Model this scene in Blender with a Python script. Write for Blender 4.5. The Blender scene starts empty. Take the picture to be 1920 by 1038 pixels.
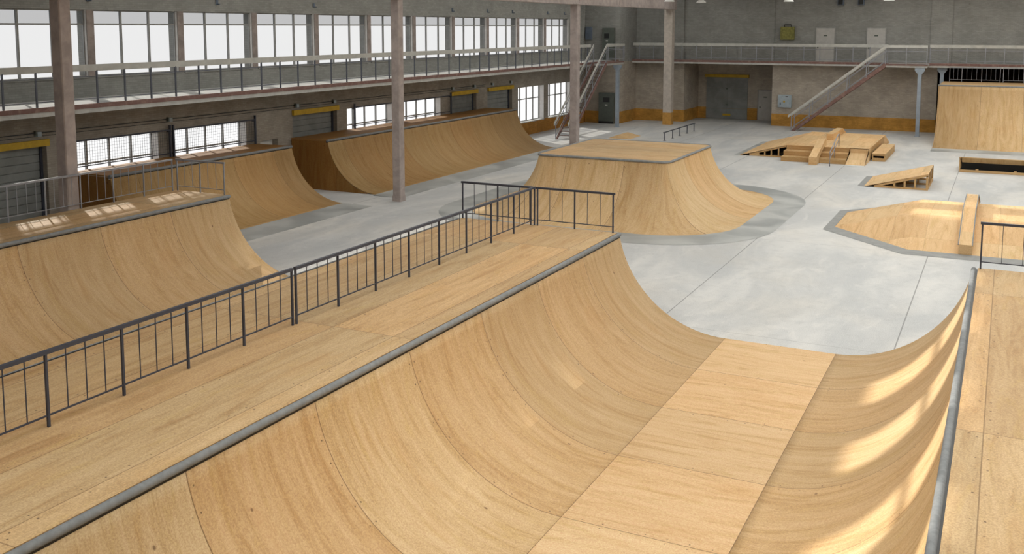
import bpy, math, random
from mathutils import Vector
random.seed(7)
scene = bpy.context.scene
C = scene.collection
PI = math.pi

# ------------------------------------------------------------------ camera
F = 1863.53
cam_d = bpy.data.cameras.new('camera')
cam = bpy.data.objects.new('camera', cam_d)
C.objects.link(cam)
cam.location = (0, 0, 8.0)
cam.rotation_euler = (math.radians(90 - 6.3384), 0, math.radians(26.504))
cam_d.sensor_width = 36.0
cam_d.lens = F / 1920 * 36
cam_d.shift_y = -(519 - 258.3) / 1920
cam_d.clip_end = 500
scene.camera = cam

scene.view_settings.view_transform = 'Standard'
scene.view_settings.look = 'None'
scene.view_settings.gamma = 1
scene.view_settings.exposure = 0.08
scene.view_settings.use_curve_mapping = False
try:
    scene.cycles.use_denoising = True
    scene.cycles.max_bounces = 10
    scene.cycles.diffuse_bounces = 5
    scene.cycles.transparent_max_bounces = 12
    scene.cycles.sample_clamp_indirect = 3
    scene.cycles.caustics_reflective = False
    scene.cycles.caustics_refractive = False
except Exception:
    pass

# ------------------------------------------------------------------ node helpers
def new_mat(name):
    m = bpy.data.materials.new(name)
    m.use_nodes = True
    nt = m.node_tree
    nt.nodes.clear()
    return m, nt

class N:
    """small helper around one node tree"""
    def __init__(s, nt): s.nt = nt
    def node(s, t, **kw):
        n = s.nt.nodes.new(t)
        for k, v in kw.items(): setattr(n, k, v)
        return n
    def put(s, sock, v):
        if v is None: return
        if hasattr(v, 'is_output') or isinstance(v, bpy.types.NodeSocket): s.nt.links.new(v, sock)
        elif isinstance(v, (tuple, list)):
            v = tuple(v)
            if len(v) == 3 and len(sock.default_value) == 4: v = v + (1,)
            sock.default_value = v
        else: sock.default_value = v
    def m(s, op, a, b=None, c=None, clamp=False):
        n = s.node('ShaderNodeMath', operation=op, use_clamp=clamp)
        s.put(n.inputs[0], a); s.put(n.inputs[1], b)
        if c is not None: s.put(n.inputs[2], c)
        return n.outputs[0]
    def sep(s, v):
        n = s.node('ShaderNodeSeparateXYZ'); s.put(n.inputs[0], v); return n.outputs
    def comb(s, x, y, z=0.0):
        n = s.node('ShaderNodeCombineXYZ'); s.put(n.inputs[0], x); s.put(n.inputs[1], y); s.put(n.inputs[2], z); return n.outputs[0]
    def noise(s, v, scale, detail=3.0, rough=0.5, dist=0.0):
        n = s.node('ShaderNodeTexNoise'); s.put(n.inputs['Vector'], v)
        n.inputs['Scale'].default_value = scale; n.inputs['Detail'].default_value = detail
        n.inputs['Roughness'].default_value = rough; n.inputs['Distortion'].default_value = dist
        return n.outputs[0]
    def smooth(s, v, a, b, lo=0.0, hi=1.0):
        n = s.node('ShaderNodeMapRange', interpolation_type='SMOOTHSTEP'); s.put(n.inputs[0], v)
        n.inputs[1].default_value = a; n.inputs[2].default_value = b
        n.inputs[3].default_value = lo; n.inputs[4].default_value = hi
        return n.outputs[0]
    def mix(s, f, a, b, mode='MIX'):
        n = s.node('ShaderNodeMix', data_type='RGBA', blend_type=mode)
        s.put(n.inputs[0], f); s.put(n.inputs[6], a); s.put(n.inputs[7], b)
        return n.outputs[2]
    def lt(s, v, t): return s.m('LESS_THAN', v, t)
    def bsdf(s, col, rough=0.6, metal=0.0, spec=0.3, bump=None, bs=0.2, bd=0.01):
        p = s.node('ShaderNodeBsdfPrincipled')
        s.put(p.inputs['Base Color'], col); s.put(p.inputs['Roughness'], rough)
        p.inputs['Metallic'].default_value = metal
        p.inputs['Specular IOR Level'].default_value = spec
        if bump is not None:
            b = s.node('ShaderNodeBump'); b.inputs['Strength'].default_value = bs; b.inputs['Distance'].default_value = bd
            s.put(b.inputs['Height'], bump); s.nt.links.new(b.outputs[0], p.inputs['Normal'])
        o = s.node('ShaderNodeOutputMaterial'); s.nt.links.new(p.outputs[0], o.inputs[0])
        return p

def plywood(name, su, sv, grain='v', ou=0.0, ov=0.0, tint=(1, 1, 1), seam=1.0, screws=True, light=(0.66, 0.475, 0.268), mid=(0.565, 0.382, 0.190), dark=(0.43, 0.245, 0.095)):
    """birch plywood sheets laid on a uv map measured in metres; su x sv is one sheet"""
    m, nt = new_mat(name); n = N(nt)
    uv = n.node('ShaderNodeUVMap').outputs[0]
    U, V, _ = n.sep(uv)
    u = n.m('ADD', U, ou); v = n.m('ADD', V, ov)
    cu = n.m('DIVIDE', u, su); cv = n.m('DIVIDE', v, sv)
    fu = n.m('FLOOR', cu); fv = n.m('FLOOR', cv)
    wn = n.node('ShaderNodeTexWhiteNoise', noise_dimensions='2D'); n.put(wn.inputs['Vector'], n.comb(fu, fv))
    r = wn.outputs[0]; rc = n.sep(wn.outputs[1])
    off = n.m('MULTIPLY', r, 37.0)
    al, ac = (v, u) if grain == 'v' else (u, v)
    along = n.m('ADD', al, off)
    g1 = n.noise(n.comb(n.m('MULTIPLY', along, 0.42), n.m('MULTIPLY', ac, 3.6), off), 1.0, 5.0, 0.62, 1.3)
    g2 = n.noise(n.comb(n.m('MULTIPLY', along, 2.2), n.m('MULTIPLY', ac, 42.0), off), 1.0, 3.0, 0.6, 0.3)
    # cathedral figure: bands of a slow, stretched noise
    s3 = n.noise(n.comb(n.m('MULTIPLY', along, 0.5), n.m('MULTIPLY', ac, 1.5), off), 1.0, 2.0, 0.45, 0.6)
    bands = n.m('SINE', n.m('MULTIPLY', s3, 95.0))
    bands = n.smooth(bands, 0.25, 1.0)
    fine = n.noise(n.comb(al, ac, off), 38.0, 6.0, 0.85)
    col = n.mix(n.smooth(g1, 0.30, 0.70), mid, light)
    col = n.mix(n.m('MULTIPLY', n.smooth(g1, 0.46, 0.28), 0.40), col, dark)
    ms = n.noise(n.comb(n.m('MULTIPLY', along, 0.8), n.m('MULTIPLY', ac, 1.1), 3.0), 1.0, 2.0)
    col = n.mix(n.m('MULTIPLY', n.m('MULTIPLY', bands, n.smooth(ms, 0.45, 0.65)), 0.16), col, dark)
    yl = n.noise(n.comb(n.m('MULTIPLY', along, 0.6), n.m('MULTIPLY', ac, 2.3), 9.0), 1.3, 4.0, 0.6, 1.0)
    col = n.mix(n.m('MULTIPLY', n.smooth(yl, 0.54, 0.70), 0.34), col, (0.54, 0.36, 0.13))
    col = n.mix(n.m('MULTIPLY', n.smooth(g2, 0.54, 0.75), 0.26), col, dark)
    col = n.mix(0.5, col, n.mix(n.smooth(fine, 0.35, 0.65), (0.26, 0.26, 0.26), (0.72, 0.72, 0.72)), 'OVERLAY')
    bl = n.noise(n.comb(n.m('MULTIPLY', al, 0.7), n.m('MULTIPLY', ac, 1.6), n.m('ADD', off, 5.0)), 1.0, 3.0, 0.6)
    col = n.mix(n.m('MULTIPLY', n.smooth(bl, 0.50, 0.72), 0.22), col, (0.58, 0.32, 0.12))
    fl = n.noise(n.comb(n.m('MULTIPLY', al, 5.0), n.m('MULTIPLY', ac, 24.0), off), 1.0, 2.0, 0.6)
    col = n.mix(n.m('MULTIPLY', n.smooth(fl, 0.66, 0.76), 0.30), col, (0.36, 0.19, 0.08))
    # sheet to sheet difference
    shade = n.m('ADD', 0.90, n.m('MULTIPLY', rc[0], 0.17))
    hue = n.mix(rc[1], (1.03, 0.965, 0.90), (0.98, 1.0, 1.01))
    col = n.mix(1.0, col, hue, 'MULTIPLY')
    sc = n.comb(shade, shade, shade)
    col = n.mix(1.0, col, sc, 'MULTIPLY')
    col = n.mix(1.0, col, tint, 'MULTIPLY')
    # knots
    vo = n.node('ShaderNodeTexVoronoi', feature='F1', voronoi_dimensions='3D')
    n.put(vo.inputs['Vector'], n.comb(n.m('MULTIPLY', al, 0.8), ac, off)); vo.inputs['Scale'].default_value = 1.5
    kcol = n.sep(vo.outputs['Color'])
    kn = n.m('MULTIPLY', n.smooth(vo.outputs['Distance'], 0.050, 0.020), n.lt(kcol[0], 0.7))
    col = n.mix(n.m('MULTIPLY', kn, 0.75), col, (0.13, 0.055, 0.022))
    # seams
    du = n.m('MULTIPLY', n.m('ABSOLUTE', n.m('SUBTRACT', n.m('FRACT', n.m('ADD', cu, 0.5)), 0.5)), su)
    dv = n.m('MULTIPLY', n.m('ABSOLUTE', n.m('SUBTRACT', n.m('FRACT', n.m('ADD', cv, 0.5)), 0.5)), sv)
    sm = n.m('MAXIMUM', n.smooth(du, 0.012, 0.004), n.smooth(dv, 0.012, 0.004))
    col = n.mix(n.m('MULTIPLY', sm, 0.72 * seam), col, (0.12, 0.06, 0.025))
    if screws:
        def dots(d, w):
            a = n.lt(n.m('ABSOLUTE', n.m('SUBTRACT', d, 0.075)), 0.013)
            b = n.lt(n.m('ABSOLUTE', n.m('SUBTRACT', n.m('FRACT', n.m('DIVIDE', w, 0.36)), 0.5)), 0.034)
            return n.m('MULTIPLY', a, b)
        dt = n.m('MAXIMUM', dots(du, v), dots(dv, u))
        dn = n.smooth(n.noise(n.comb(u, v, 0.0), 2.2, 1.0), 0.40, 0.55)
        col = n.mix(n.m('MULTIPLY', n.m('MULTIPLY', dt, dn), 0.75), col, (0.07, 0.04, 0.025))
    n.bsdf(col, 0.62, 0, 0.25, g2, 0.06, 0.003)
    return m

def plain(name, col, rough=0.5, metal=0.0, spec=0.4, var=0.15, scale=3.0, bump=0.0):
    m, nt = new_mat(name); n = N(nt)
    pos = n.node('ShaderNodeTexCoord').outputs['Object']
    a = n.noise(pos, scale, 5.0, 0.6, 0.4)
    c0 = tuple(c * (1 - var) for c in col); c1 = tuple(min(1, c * (1 + var)) for c in col)
    cc = n.mix(n.smooth(a, 0.3, 0.7), c0, c1)
    n.bsdf(cc, rough, metal, spec, a if bump else None, bump)
    return m

def rusty(name, col, rust, amount=0.5, scale=2.5):
    m, nt = new_mat(name); n = N(nt)
    pos = n.node('ShaderNodeTexCoord').outputs['Object']
    a = n.noise(pos, scale, 6.0, 0.65, 0.8)
    cc = n.mix(n.smooth(a, 0.62 - amount * 0.3, 0.72), col, rust)
    n.bsdf(cc, 0.65, 0.0, 0.3, a, 0.1)
    return m

def wall_mat(name, low, up, dado=None, split=5.15, dado_h=1.0):
    """brick wall with paint bands by height (real paint, in object space) and stains"""
    m, nt = new_mat(name); n = N(nt)
    pos = n.node('ShaderNodeTexCoord').outputs['Object']
    X, Y, Z = n.sep(pos)
    h = n.m('ADD', X, Y)
    br = n.node('ShaderNodeTexBrick')
    n.put(br.inputs['Vector'], n.comb(h, Z))
    br.inputs['Scale'].default_value = 1.0
    br.inputs['Brick Width'].default_value = 0.27; br.inputs['Row Height'].default_value = 0.085
    br.inputs['Mortar Size'].default_value = 0.007; br.inputs['Mortar Smooth'].default_value = 0.4
    br.inputs['Color1'].default_value = (0.86, 0.86, 0.86, 1); br.inputs['Color2'].default_value = (1.06, 1.06, 1.06, 1)
    br.inputs['Mortar'].default_value = (0.72, 0.72, 0.72, 1)
    st = n.noise(n.comb(n.m('MULTIPLY', h, 0.7), n.m('MULTIPLY', h, 0.1), n.m('MULTIPLY', Z, 0.9)), 1.0, 7.0, 0.7, 0.3)
    sp = n.noise(pos, 5.0, 5.0, 0.7)
    cl = n.mix(n.smooth(st, 0.35, 0.68), tuple(c * 0.84 for c in low), tuple(min(1, c * 1.10) for c in low))
    cu_ = n.mix(n.smooth(st, 0.35, 0.68), tuple(c * 0.88 for c in up), tuple(min(1, c * 1.08) for c in up))
    col = n.mix(n.m('GREATER_THAN', Z, split), cl, cu_)
    if dado:
        cd = n.mix(n.smooth(st, 0.35, 0.68), tuple(c * 0.72 for c in dado), tuple(min(1, c * 1.15) for c in dado))
        col = n.mix(n.lt(Z, dado_h), col, cd)
    col = n.mix(0.8, col, br.outputs[0], 'MULTIPLY')
    col = n.mix(n.m('MULTIPLY', n.smooth(sp, 0.62, 0.78), 0.35), col, (0.07, 0.06, 0.05))
    n.bsdf(col, 0.8, 0, 0.2, br.outputs[1], -0.25, 0.01)
    return m

def floor_mat():
    m, nt = new_mat('concrete_floor'); n = N(nt)
    pos = n.node('ShaderNodeTexCoord').outputs['Object']
    X, Y, Z = n.sep(pos)
    a = n.noise(n.comb(n.m('MULTIPLY', X, 0.42), n.m('MULTIPLY', Y, 0.16), 0.0), 1.0, 5.0, 0.6, 0.6)
    b = n.noise(pos, 3.0, 8.0, 0.7, 0.2)
    c = n.noise(pos, 40.0, 3.0, 0.7)
    w = n.noise(n.comb(n.m('MULTIPLY', X, 1.3), n.m('MULTIPLY', Y, 0.5), 4.0), 1.0, 4.0, 0.6, 0.8)
    col = n.mix(n.smooth(a, 0.36, 0.66), (0.49, 0.50, 0.505), (0.64, 0.635, 0.62))
    col = n.mix(n.m('MULTIPLY', n.smooth(b, 0.45, 0.75), 0.35), col, (0.37, 0.375, 0.38))
    col = n.mix(n.m('MULTIPLY', n.smooth(w, 0.58, 0.72), 0.32), col, (0.76, 0.74, 0.71))
    wm = n.noise(n.comb(n.m('MULTIPLY', X, 0.3), n.m('MULTIPLY', Y, 0.2), 7.0), 1.0, 3.0)
    col = n.mix(n.m('MULTIPLY', n.smooth(wm, 0.45, 0.7), 0.5), col, n.mix(1.0, col, (1.04, 0.99, 0.92), 'MULTIPLY'))
    sk = n.noise(n.comb(n.m('MULTIPLY', X, 2.2), n.m('MULTIPLY', Y, 1.1), 2.0), 1.6, 5.0, 0.7)
    col = n.mix(n.m('MULTIPLY', n.smooth(sk, 0.68, 0.76), 0.5), col, (0.86, 0.85, 0.83))
    col = n.mix(0.5, col, n.mix(n.smooth(c, 0.3, 0.7), (0.32, 0.32, 0.32), (0.68, 0.68, 0.68)), 'OVERLAY')
    dx = n.m('MULTIPLY', n.m('ABSOLUTE', n.m('SUBTRACT', n.m('FRACT', n.m('ADD', n.m('DIVIDE', n.m('ADD', X, 8.27), 6.06), 0.5)), 0.5)), 6.06)
    dy = n.m('MULTIPLY', n.m('ABSOLUTE', n.m('SUBTRACT', n.m('FRACT', n.m('ADD', n.m('DIVIDE', n.m('SUBTRACT', Y, 25.4), 12.12), 0.5)), 0.5)), 12.12)
    sm = n.m('MAXIMUM', n.smooth(dx, 0.022, 0.010), n.m('MULTIPLY', n.smooth(dy, 0.020, 0.008), 0.5))
    col = n.mix(n.m('MULTIPLY', sm, 0.75), col, (0.16, 0.16, 0.16))
    n.bsdf(col, 0.55, 0, 0.35, b, 0.05)
    return m

def steel_apron():
    m, nt = new_mat('brushed_steel_sheet'); n = N(nt)
    pos = n.node('ShaderNodeTexCoord').outputs['Object']
    a = n.noise(pos, 0.55, 2.0, 0.5, 0.6)
    b = n.noise(pos, 14.0, 3.0, 0.6)
    col = n.mix(n.smooth(a, 0.35, 0.68), (0.31, 0.325, 0.325), (0.46, 0.47, 0.46))
    col = n.mix(0.3, col, n.mix(b, (0.4, 0.4, 0.4), (0.6, 0.6, 0.6)), 'OVERLAY')
    n.bsdf(col, n.smooth(a, 0.3, 0.7, 0.42, 0.6), 0.1, 0.4, a, 0.1)
    return m

def glass(name, tint):
    m, nt = new_mat(name); n = N(nt)
    t = n.node('ShaderNodeBsdfTransparent'); t.inputs[0].default_value = (*tint, 1)
    g = n.node('ShaderNodeBsdfGlossy'); g.inputs['Roughness'].default_value = 0.05
    mx = n.node('ShaderNodeMixShader'); mx.inputs[0].default_value = 0.03
    nt.links.new(t.outputs[0], mx.inputs[1]); nt.links.new(g.outputs[0], mx.inputs[2])
    o = n.node('ShaderNodeOutputMaterial'); nt.links.new(mx.outputs[0], o.inputs[0])
    return m

def translucent(name, col):
    m, nt = new_mat(name); n = N(nt)
    t = n.node('ShaderNodeBsdfTranslucent'); t.inputs[0].default_value = (*col, 1)
    o = n.node('ShaderNodeOutputMaterial'); nt.links.new(t.outputs[0], o.inputs[0])
    return m

SH = 2.64
M = dict(
    ply_ramp=plywood('plywood_riding_surface', SH, 40.0, 'v', ou=-24.8 % SH * 0 + (SH - 24.8 % SH), ov=0.3),
    ply_flat=plywood('plywood_flat_bottom', SH, 40.0, 'v', ou=SH - 24.8 % SH, ov=20.0, light=(0.74, 0.53, 0.310), mid=(0.66, 0.45, 0.235)),
    ply_deck=plywood('plywood_deck', 7.92, 1.32, 'u', ou=1.3, ov=0.0, seam=0.8, light=(0.60, 0.42, 0.23), mid=(0.50, 0.33, 0.165), dark=(0.37, 0.20, 0.08)),
    ply_part=plywood('plywood_small_ramp', 2.44, 1.22, 'u', seam=0.35, screws=False, light=(0.71, 0.50, 0.275), mid=(0.64, 0.43, 0.22)),
    ply_shaded=plywood('shade_tinted_plywood', SH, 40.0, 'v', ou=SH - 24.8 % SH, ov=0.3, tint=(0.67, 0.61, 0.49)),  # shade below the gallery is put into this tint
    ply_shaded_deck=plywood('shade_tinted_deck_plywood', 7.92, 1.32, 'u', seam=0.6, screws=False, tint=(0.58, 0.44, 0.27)),  # deck tint carries the deep shade under the gallery
    ply_shaded_side=plywood('shade_tinted_side_plywood', 2.44, 2.44, 'v', seam=0.6, screws=False, tint=(0.52, 0.38, 0.20)),  # end panels darkened by tint in place of shade
    seam=plain('dark_joint_line', (0.20, 0.12, 0.06), 0.8),
    apron_dark=plain('dull_steel_strip', (0.27, 0.275, 0.27), 0.6, 0.0, 0.3, var=0.1),
    apron_bright=plain('bright_steel_sheet', (0.55, 0.56, 0.56), 0.5, 0.0, 0.4, var=0.12),
    ply_side=plywood('plywood_side_panel', 2.44, 2.44, 'v', seam=0.6, tint=(0.86, 0.80, 0.70)),
    ply_stairs=plywood('plywood_stair_box', 2.44, 2.44, 'u', seam=0.2, screws=False, tint=(0.80, 0.76, 0.68)),  # tint darkened to put the riser shading into the colour
    timber=plywood('timber_framing', 4.0, 4.0, 'u', seam=0.0, screws=False, tint=(0.88, 0.84, 0.76)),
    floor=floor_mat(),
    wall_left=wall_mat('painted_brick_left', (0.36, 0.325, 0.28), (0.31, 0.31, 0.29), (0.46, 0.22, 0.05)),
    wall_back=wall_mat('painted_brick_back', (0.44, 0.39, 0.33), (0.30, 0.30, 0.285), (0.52, 0.27, 0.06)),
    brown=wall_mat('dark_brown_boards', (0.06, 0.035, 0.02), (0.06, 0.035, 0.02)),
    ceiling=plain('ceiling_concrete', (0.35, 0.34, 0.32), 0.9, var=0.1),
    column=plain('painted_concrete_column', (0.40, 0.345, 0.325), 0.75, var=0.16, scale=2.2, bump=0.1),
    apron=steel_apron(),
    coping=plain('galvanised_pipe', (0.25, 0.26, 0.265), 0.8, 0.0, 0.12, var=0.12, scale=8),
    rail=plain('dark_blue_grey_painted_steel', (0.055, 0.062, 0.088), 0.45, 0.2, 0.5, var=0.1),
    rail_light=plain('grey_painted_steel', (0.30, 0.31, 0.345), 0.45, 0.2, 0.5, var=0.12),
    blue_post=plain('pale_blue_painted_steel', (0.30, 0.35, 0.41), 0.5, 0.0, 0.4, var=0.12, scale=2.0),
    board=plain('off_white_board', (0.50, 0.50, 0.47), 0.6, var=0.1, scale=2.0),
    rust=rusty('red_oxide_channel', (0.20, 0.115, 0.10), (0.30, 0.20, 0.17), 0.5, 3.0),
    slab=plain('pale_concrete_slab', (0.52, 0.52, 0.50), 0.8, var=0.1),
    frame=plain('grey_window_frame', (0.28, 0.28, 0.27), 0.5, var=0.1),
    glass_low=glass('clear_window_glass', (0.64, 0.64, 0.64)),
    glass_up=glass('hazy_window_glass', (0.48, 0.48, 0.48)),
    glass_tr=glass('tinted_transom_glass', (0.30, 0.30, 0.30)),
    added_roof_clear=glass('added_clear_roof_glass', (1.0, 1.0, 1.0)),
    added_roof_glass=translucent('added_frosted_roof_glass', (0.88, 0.88, 0.85)),
    door=plain('grey_sheet_metal_door', (0.22, 0.23, 0.225), 0.5, 0.1, 0.4, var=0.14, scale=1.2),
    door_white=plain('pale_grey_door', (0.46, 0.45, 0.43), 0.5, var=0.06),
    yellow=plain('yellow_paint', (0.52, 0.33, 0.02), 0.5, var=0.12),
    cabinet=plain('grey_green_cabinet', (0.10, 0.115, 0.10), 0.5, 0.1, var=0.1),
    black=plain('black_panel', (0.012, 0.012, 0.012), 0.4, var=0.05),
    paleblue=plain('pale_blue_box', (0.36, 0.42, 0.46), 0.5, var=0.1),
    olive=plain('olive_yellow_box', (0.20, 0.19, 0.05), 0.6, var=0.25, scale=6),
    bluebox=plain('slate_blue_box', (0.12, 0.15, 0.20), 0.5, var=0.1),
    lit_reveal=plain('pale_lit_reveal', (0.66, 0.64, 0.62), 0.8, var=0.08),  # outside light on the window reveals is put into this colour
    pier=plain('brown_grey_pier', (0.27, 0.225, 0.205), 0.8, var=0.2, scale=2.5),
    white=plain('white_enamel', (0.72, 0.72, 0.70), 0.35, var=0.03),
    wire=plain('thin_grey_wire', (0.07, 0.075, 0.085), 0.5, 0.3, var=0.05),
)

# ------------------------------------------------------------------ mesh builder
class MB:
    def __init__(s): s.v = []; s.f = []; s.uv = []; s.sm = []
    def face(s, pts, uvs=None, smooth=False):
        i = len(s.v); s.v += [tuple(p) for p in pts]
        s.f.append(list(range(i, i + len(pts)))); s.sm.append(smooth)
        if uvs is None: uvs = s.auto(pts)
        s.uv.append(uvs)
    @staticmethod
    def auto(pts):
        n = Vector((0, 0, 0)); P = [Vector(p) for p in pts]
        for i in range(len(P)):
            a, b = P[i], P[(i + 1) % len(P)]; n += a.cross(b)
        ax, ay, az = abs(n.x), abs(n.y), abs(n.z)
        if az >= ax and az >= ay: return [(p.y, p.x) for p in P]
        if ax >= ay: return [(p.y, p.z) for p in P]
        return [(p.x, p.z) for p in P]
    def box(s, x0, x1, y0, y1, z0, z1):
        a = [(x0, y0), (x1, y0), (x1, y1), (x0, y1)]
        B = [(x, y, z0) for x, y in a]; T = [(x, y, z1) for x, y in a]
        s.face(B[::-1]); s.face(T)
        for i in range(4):
            j = (i + 1) % 4; s.face([B[i], B[j], T[j], T[i]])
        return s
    def prism(s, pts, fn, b0, b1, uvfn=None):
        """polygon pts (a, z) extruded from b0 to b1; fn(a, b, z) gives the point"""
        A = [fn(a, b0, z) for a, z in pts]; B = [fn(a, b1, z) for a, z in pts]
        s.face(A); s.face(B[::-1])
        n = len(pts)
        for i in range(n):
            j = (i + 1) % n; s.face([A[j], A[i], B[i], B[j]])
        return s
    def bar(s, p, q, w, h=None, up=(0, 0, 1)):
        """square bar between two points"""
        h = h or w; p = Vector(p); q = Vector(q); d = (q - p).normalized(); u = Vector(up)
        if abs(d.dot(u)) > 0.99: u = Vector((0, 1, 0))
        r = d.cross(u).normalized(); u = r.cross(d).normalized()
        c = [(-w / 2, -h / 2), (w / 2, -h / 2), (w / 2, h / 2), (-w / 2, h / 2)]
        A = [p + r * a + u * b for a, b in c]; B = [q + r * a + u * b for a, b in c]
        s.face(A[::-1]); s.face(B)
        for i in range(4):
            j = (i + 1) % 4; s.face([A[i], A[j], B[j], B[i]])
        return s
    def tube(s, path, r, seg=12, closed=False, caps=True):
        P = [Vector(p) for p in path]; n = len(P); rings = []
        for i in range(n):
            a = P[(i - 1) % n] if (closed or i > 0) else P[i]
            b = P[(i + 1) % n] if (closed or i < n - 1) else P[i]
            d = (b - a).normalized(); up = Vector((0, 0, 1))
            if abs(d.z) > 0.99: up = Vector((0, 1, 0))
            rr = d.cross(up).normalized(); uu = rr.cross(d).normalized()
            rings.append([P[i] + rr * math.cos(t) * r + uu * math.sin(t) * r for t in (2 * PI * k / seg for k in range(seg))])
        for i in range(n if closed else n - 1):
            A, B = rings[i], rings[(i + 1) % n]
            for k in range(seg):
                j = (k + 1) % seg; s.face([A[k], A[j], B[j], B[k]], smooth=True)
        if caps and not closed:
            s.face(rings[0][::-1]); s.face(rings[-1])
        return s
    def lathe(s, cx, cy, prof, seg=24):
        for (r0, z0), (r1, z1) in zip(prof, prof[1:]):
            for k in range(seg):
                a, b = 2 * PI * k / seg, 2 * PI * (k + 1) / seg
                q = [(cx + r0 * math.cos(a), cy + r0 * math.sin(a), z0), (cx + r0 * math.cos(b), cy + r0 * math.sin(b), z0),
                     (cx + r1 * math.cos(b), cy + r1 * math.sin(b), z1), (cx + r1 * math.cos(a), cy + r1 * math.sin(a), z1)]
                if r0 < 1e-6: q = [q[0], q[2], q[3]]
                elif r1 < 1e-6: q = q[:3]
                s.face(q, smooth=True)
        return s

def weld(me):
    import bmesh
    bm = bmesh.new(); bm.from_mesh(me)
    bmesh.ops.remove_doubles(bm, verts=bm.verts, dist=1e-5)
    bmesh.ops.recalc_face_normals(bm, faces=bm.faces)
    bm.to_mesh(me); bm.free()

def build(name, mb, mat, parent=None, w=True):
    P = Vector((0, 0, 0)); r = parent
    while r is not None: P += r.location; r = r.parent
    me = bpy.data.meshes.new(name)
    me.from_pydata([tuple(Vector(p) - P) for p in mb.v], [], mb.f)
    uvl = me.uv_layers.new(name='UVMap')
    k = 0
    for fu in mb.uv:
        for q in fu: uvl.data[k].uv = q; k += 1
    me.polygons.foreach_set('use_smooth', mb.sm)
    if w: weld(me)
    me.materials.append(M[mat] if isinstance(mat, str) else mat)
    o = bpy.data.objects.new(name, me); C.objects.link(o)
    if parent is not None: o.parent = parent
    return o

def thing(name, label, cat, loc, group=None):
    o = bpy.data.objects.new(name, None); C.objects.link(o)
    o.location = loc; o.empty_display_size = 0.2
    o['label'] = label; o['category'] = cat
    if group: o['group'] = group
    return o

def tag(o, label, cat, group=None, kind=None):
    o['label'] = label; o['category'] = cat
    if group: o['group'] = group
    if kind: o['kind'] = kind
    return o

def struct(o):
    o['kind'] = 'structure'; return o

def dup(root, loc, label=None, group=None):
    r = root.copy(); C.objects.link(r); r.location = loc
    if label: r['label'] = label
    if group: r['group'] = group
    for ch in list(root.children):
        c = ch.copy(); C.objects.link(c); c.parent = r
        for g in ch.children:
            d = g.copy(); C.objects.link(d); d.parent = c
    return r

# ------------------------------------------------------------------ the hall shell
XL, YB, HC = -32.0, 82.1, 12.0
XR, YF = 14.0, -8.0
struct(build('floor', MB().box(-33.2, XR + .5, YF - .5, 92, -0.3, 0), 'floor'))

def wall_with_openings(mb, fn, b0, b1, z0, z1, ops, t0, t1):
    """solid boxes around openings; fn(t, b, z) -> axis order handled by caller through box()"""
    cur = b0
    for (o0, o1, h0, h1) in sorted(ops):
        if o0 > cur: fn(mb, t0, t1, cur, o0, z0, z1)
        if h0 > z0: fn(mb, t0, t1, o0, o1, z0, h0)
        if h1 < z1: fn(mb, t0, t1, o0, o1, h1, z1)
        cur = o1
    if b1 > cur: fn(mb, t0, t1, cur, b1, z0, z1)
bx = lambda mb, t0, t1, a, b, z0, z1: mb.box(t0, t1, a, b, z0, z1)
by = lambda mb, t0, t1, a, b, z0, z1: mb.box(a, b, t0, t1, z0, z1)

LOW = [(7.6, 12.1), (12.9, 17.4), (26.2, 30.69), (31.6, 36.1), (44.1, 48.55), (49.55, 54.06), (65.15, 69.68), (70.5, 75.0)]
GAR = [(21.5, 25.22), (39.5, 43.2), (55.3, 58.8), (60.4, 64.2)]
UP = []
for k in range(-7, 10):
    a = 27.62 + 4.712 * k
    UP.append((a, a + 4.36))
mb = MB()
wall_with_openings(mb, bx, YF, 92, 0, 5.3, [(a, b, 1.0, 3.6) for a, b in LOW] + [(a, b, 0.0, 3.62) for a, b in GAR] + [(37.05, 38.35, 2.05, 2.57)], -32.5, XL)
wall_with_openings(mb, bx, YF, 92, 5.3, HC, [(a, b, 6.1, 8.68) for a, b in UP if a > YF], -32.5, XL)
struct(build('wall_left', mb, 'wall_left', w=False))

# back walls: a projecting block in the left corner, the alcove, and the right opening
mb = MB()
mb.box(-31.98, -28.9, 78.0, 82.7, 0, HC)
mb.box(-28.9, -24.6, YB, 87.5, 0, 5.3)
mb.box(-24.6, -17.2, 86.5, 87.5, 0, 5.3)
mb.box(-17.2, -4.8, YB, 87.5, 0, 5.0)
mb.box(-28.9, XR, YB, YB + .6, 5.3, HC)
mb.box(-24.6, -17.2, YB, 86.5, 5.0, 5.3)
struct(build('wall_back', mb, 'wall_back', w=False))
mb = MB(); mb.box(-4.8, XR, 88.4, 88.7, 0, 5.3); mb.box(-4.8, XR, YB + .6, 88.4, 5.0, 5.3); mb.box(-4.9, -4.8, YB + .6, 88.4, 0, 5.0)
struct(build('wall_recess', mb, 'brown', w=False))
struct(build('wall_right', MB().box(XR, XR + .5, YF, 92, 0, HC), 'wall_back'))
struct(build('wall_front', MB().box(-32, XR, YF - .5, YF, 0, HC), 'wall_back'))
# shallow pilasters on the upper back wall
for x0, x1 in ((-17.15, -16.2 - .9 + .05), (-5.45, -5.3)):
    pass
struct(build('trim_1', MB().box(-20.1, -17.12, YB - .08, YB, 5.3, HC), 'wall_back'))
struct(build('trim_2', MB().box(-5.41, -3.9, YB - .08, YB, 5.3, HC), 'wall_back'))
struct(build('trim_3', MB().box(-25.7, -24.62, YB - .25, YB, 5.3, HC), 'wall_back'))

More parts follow.
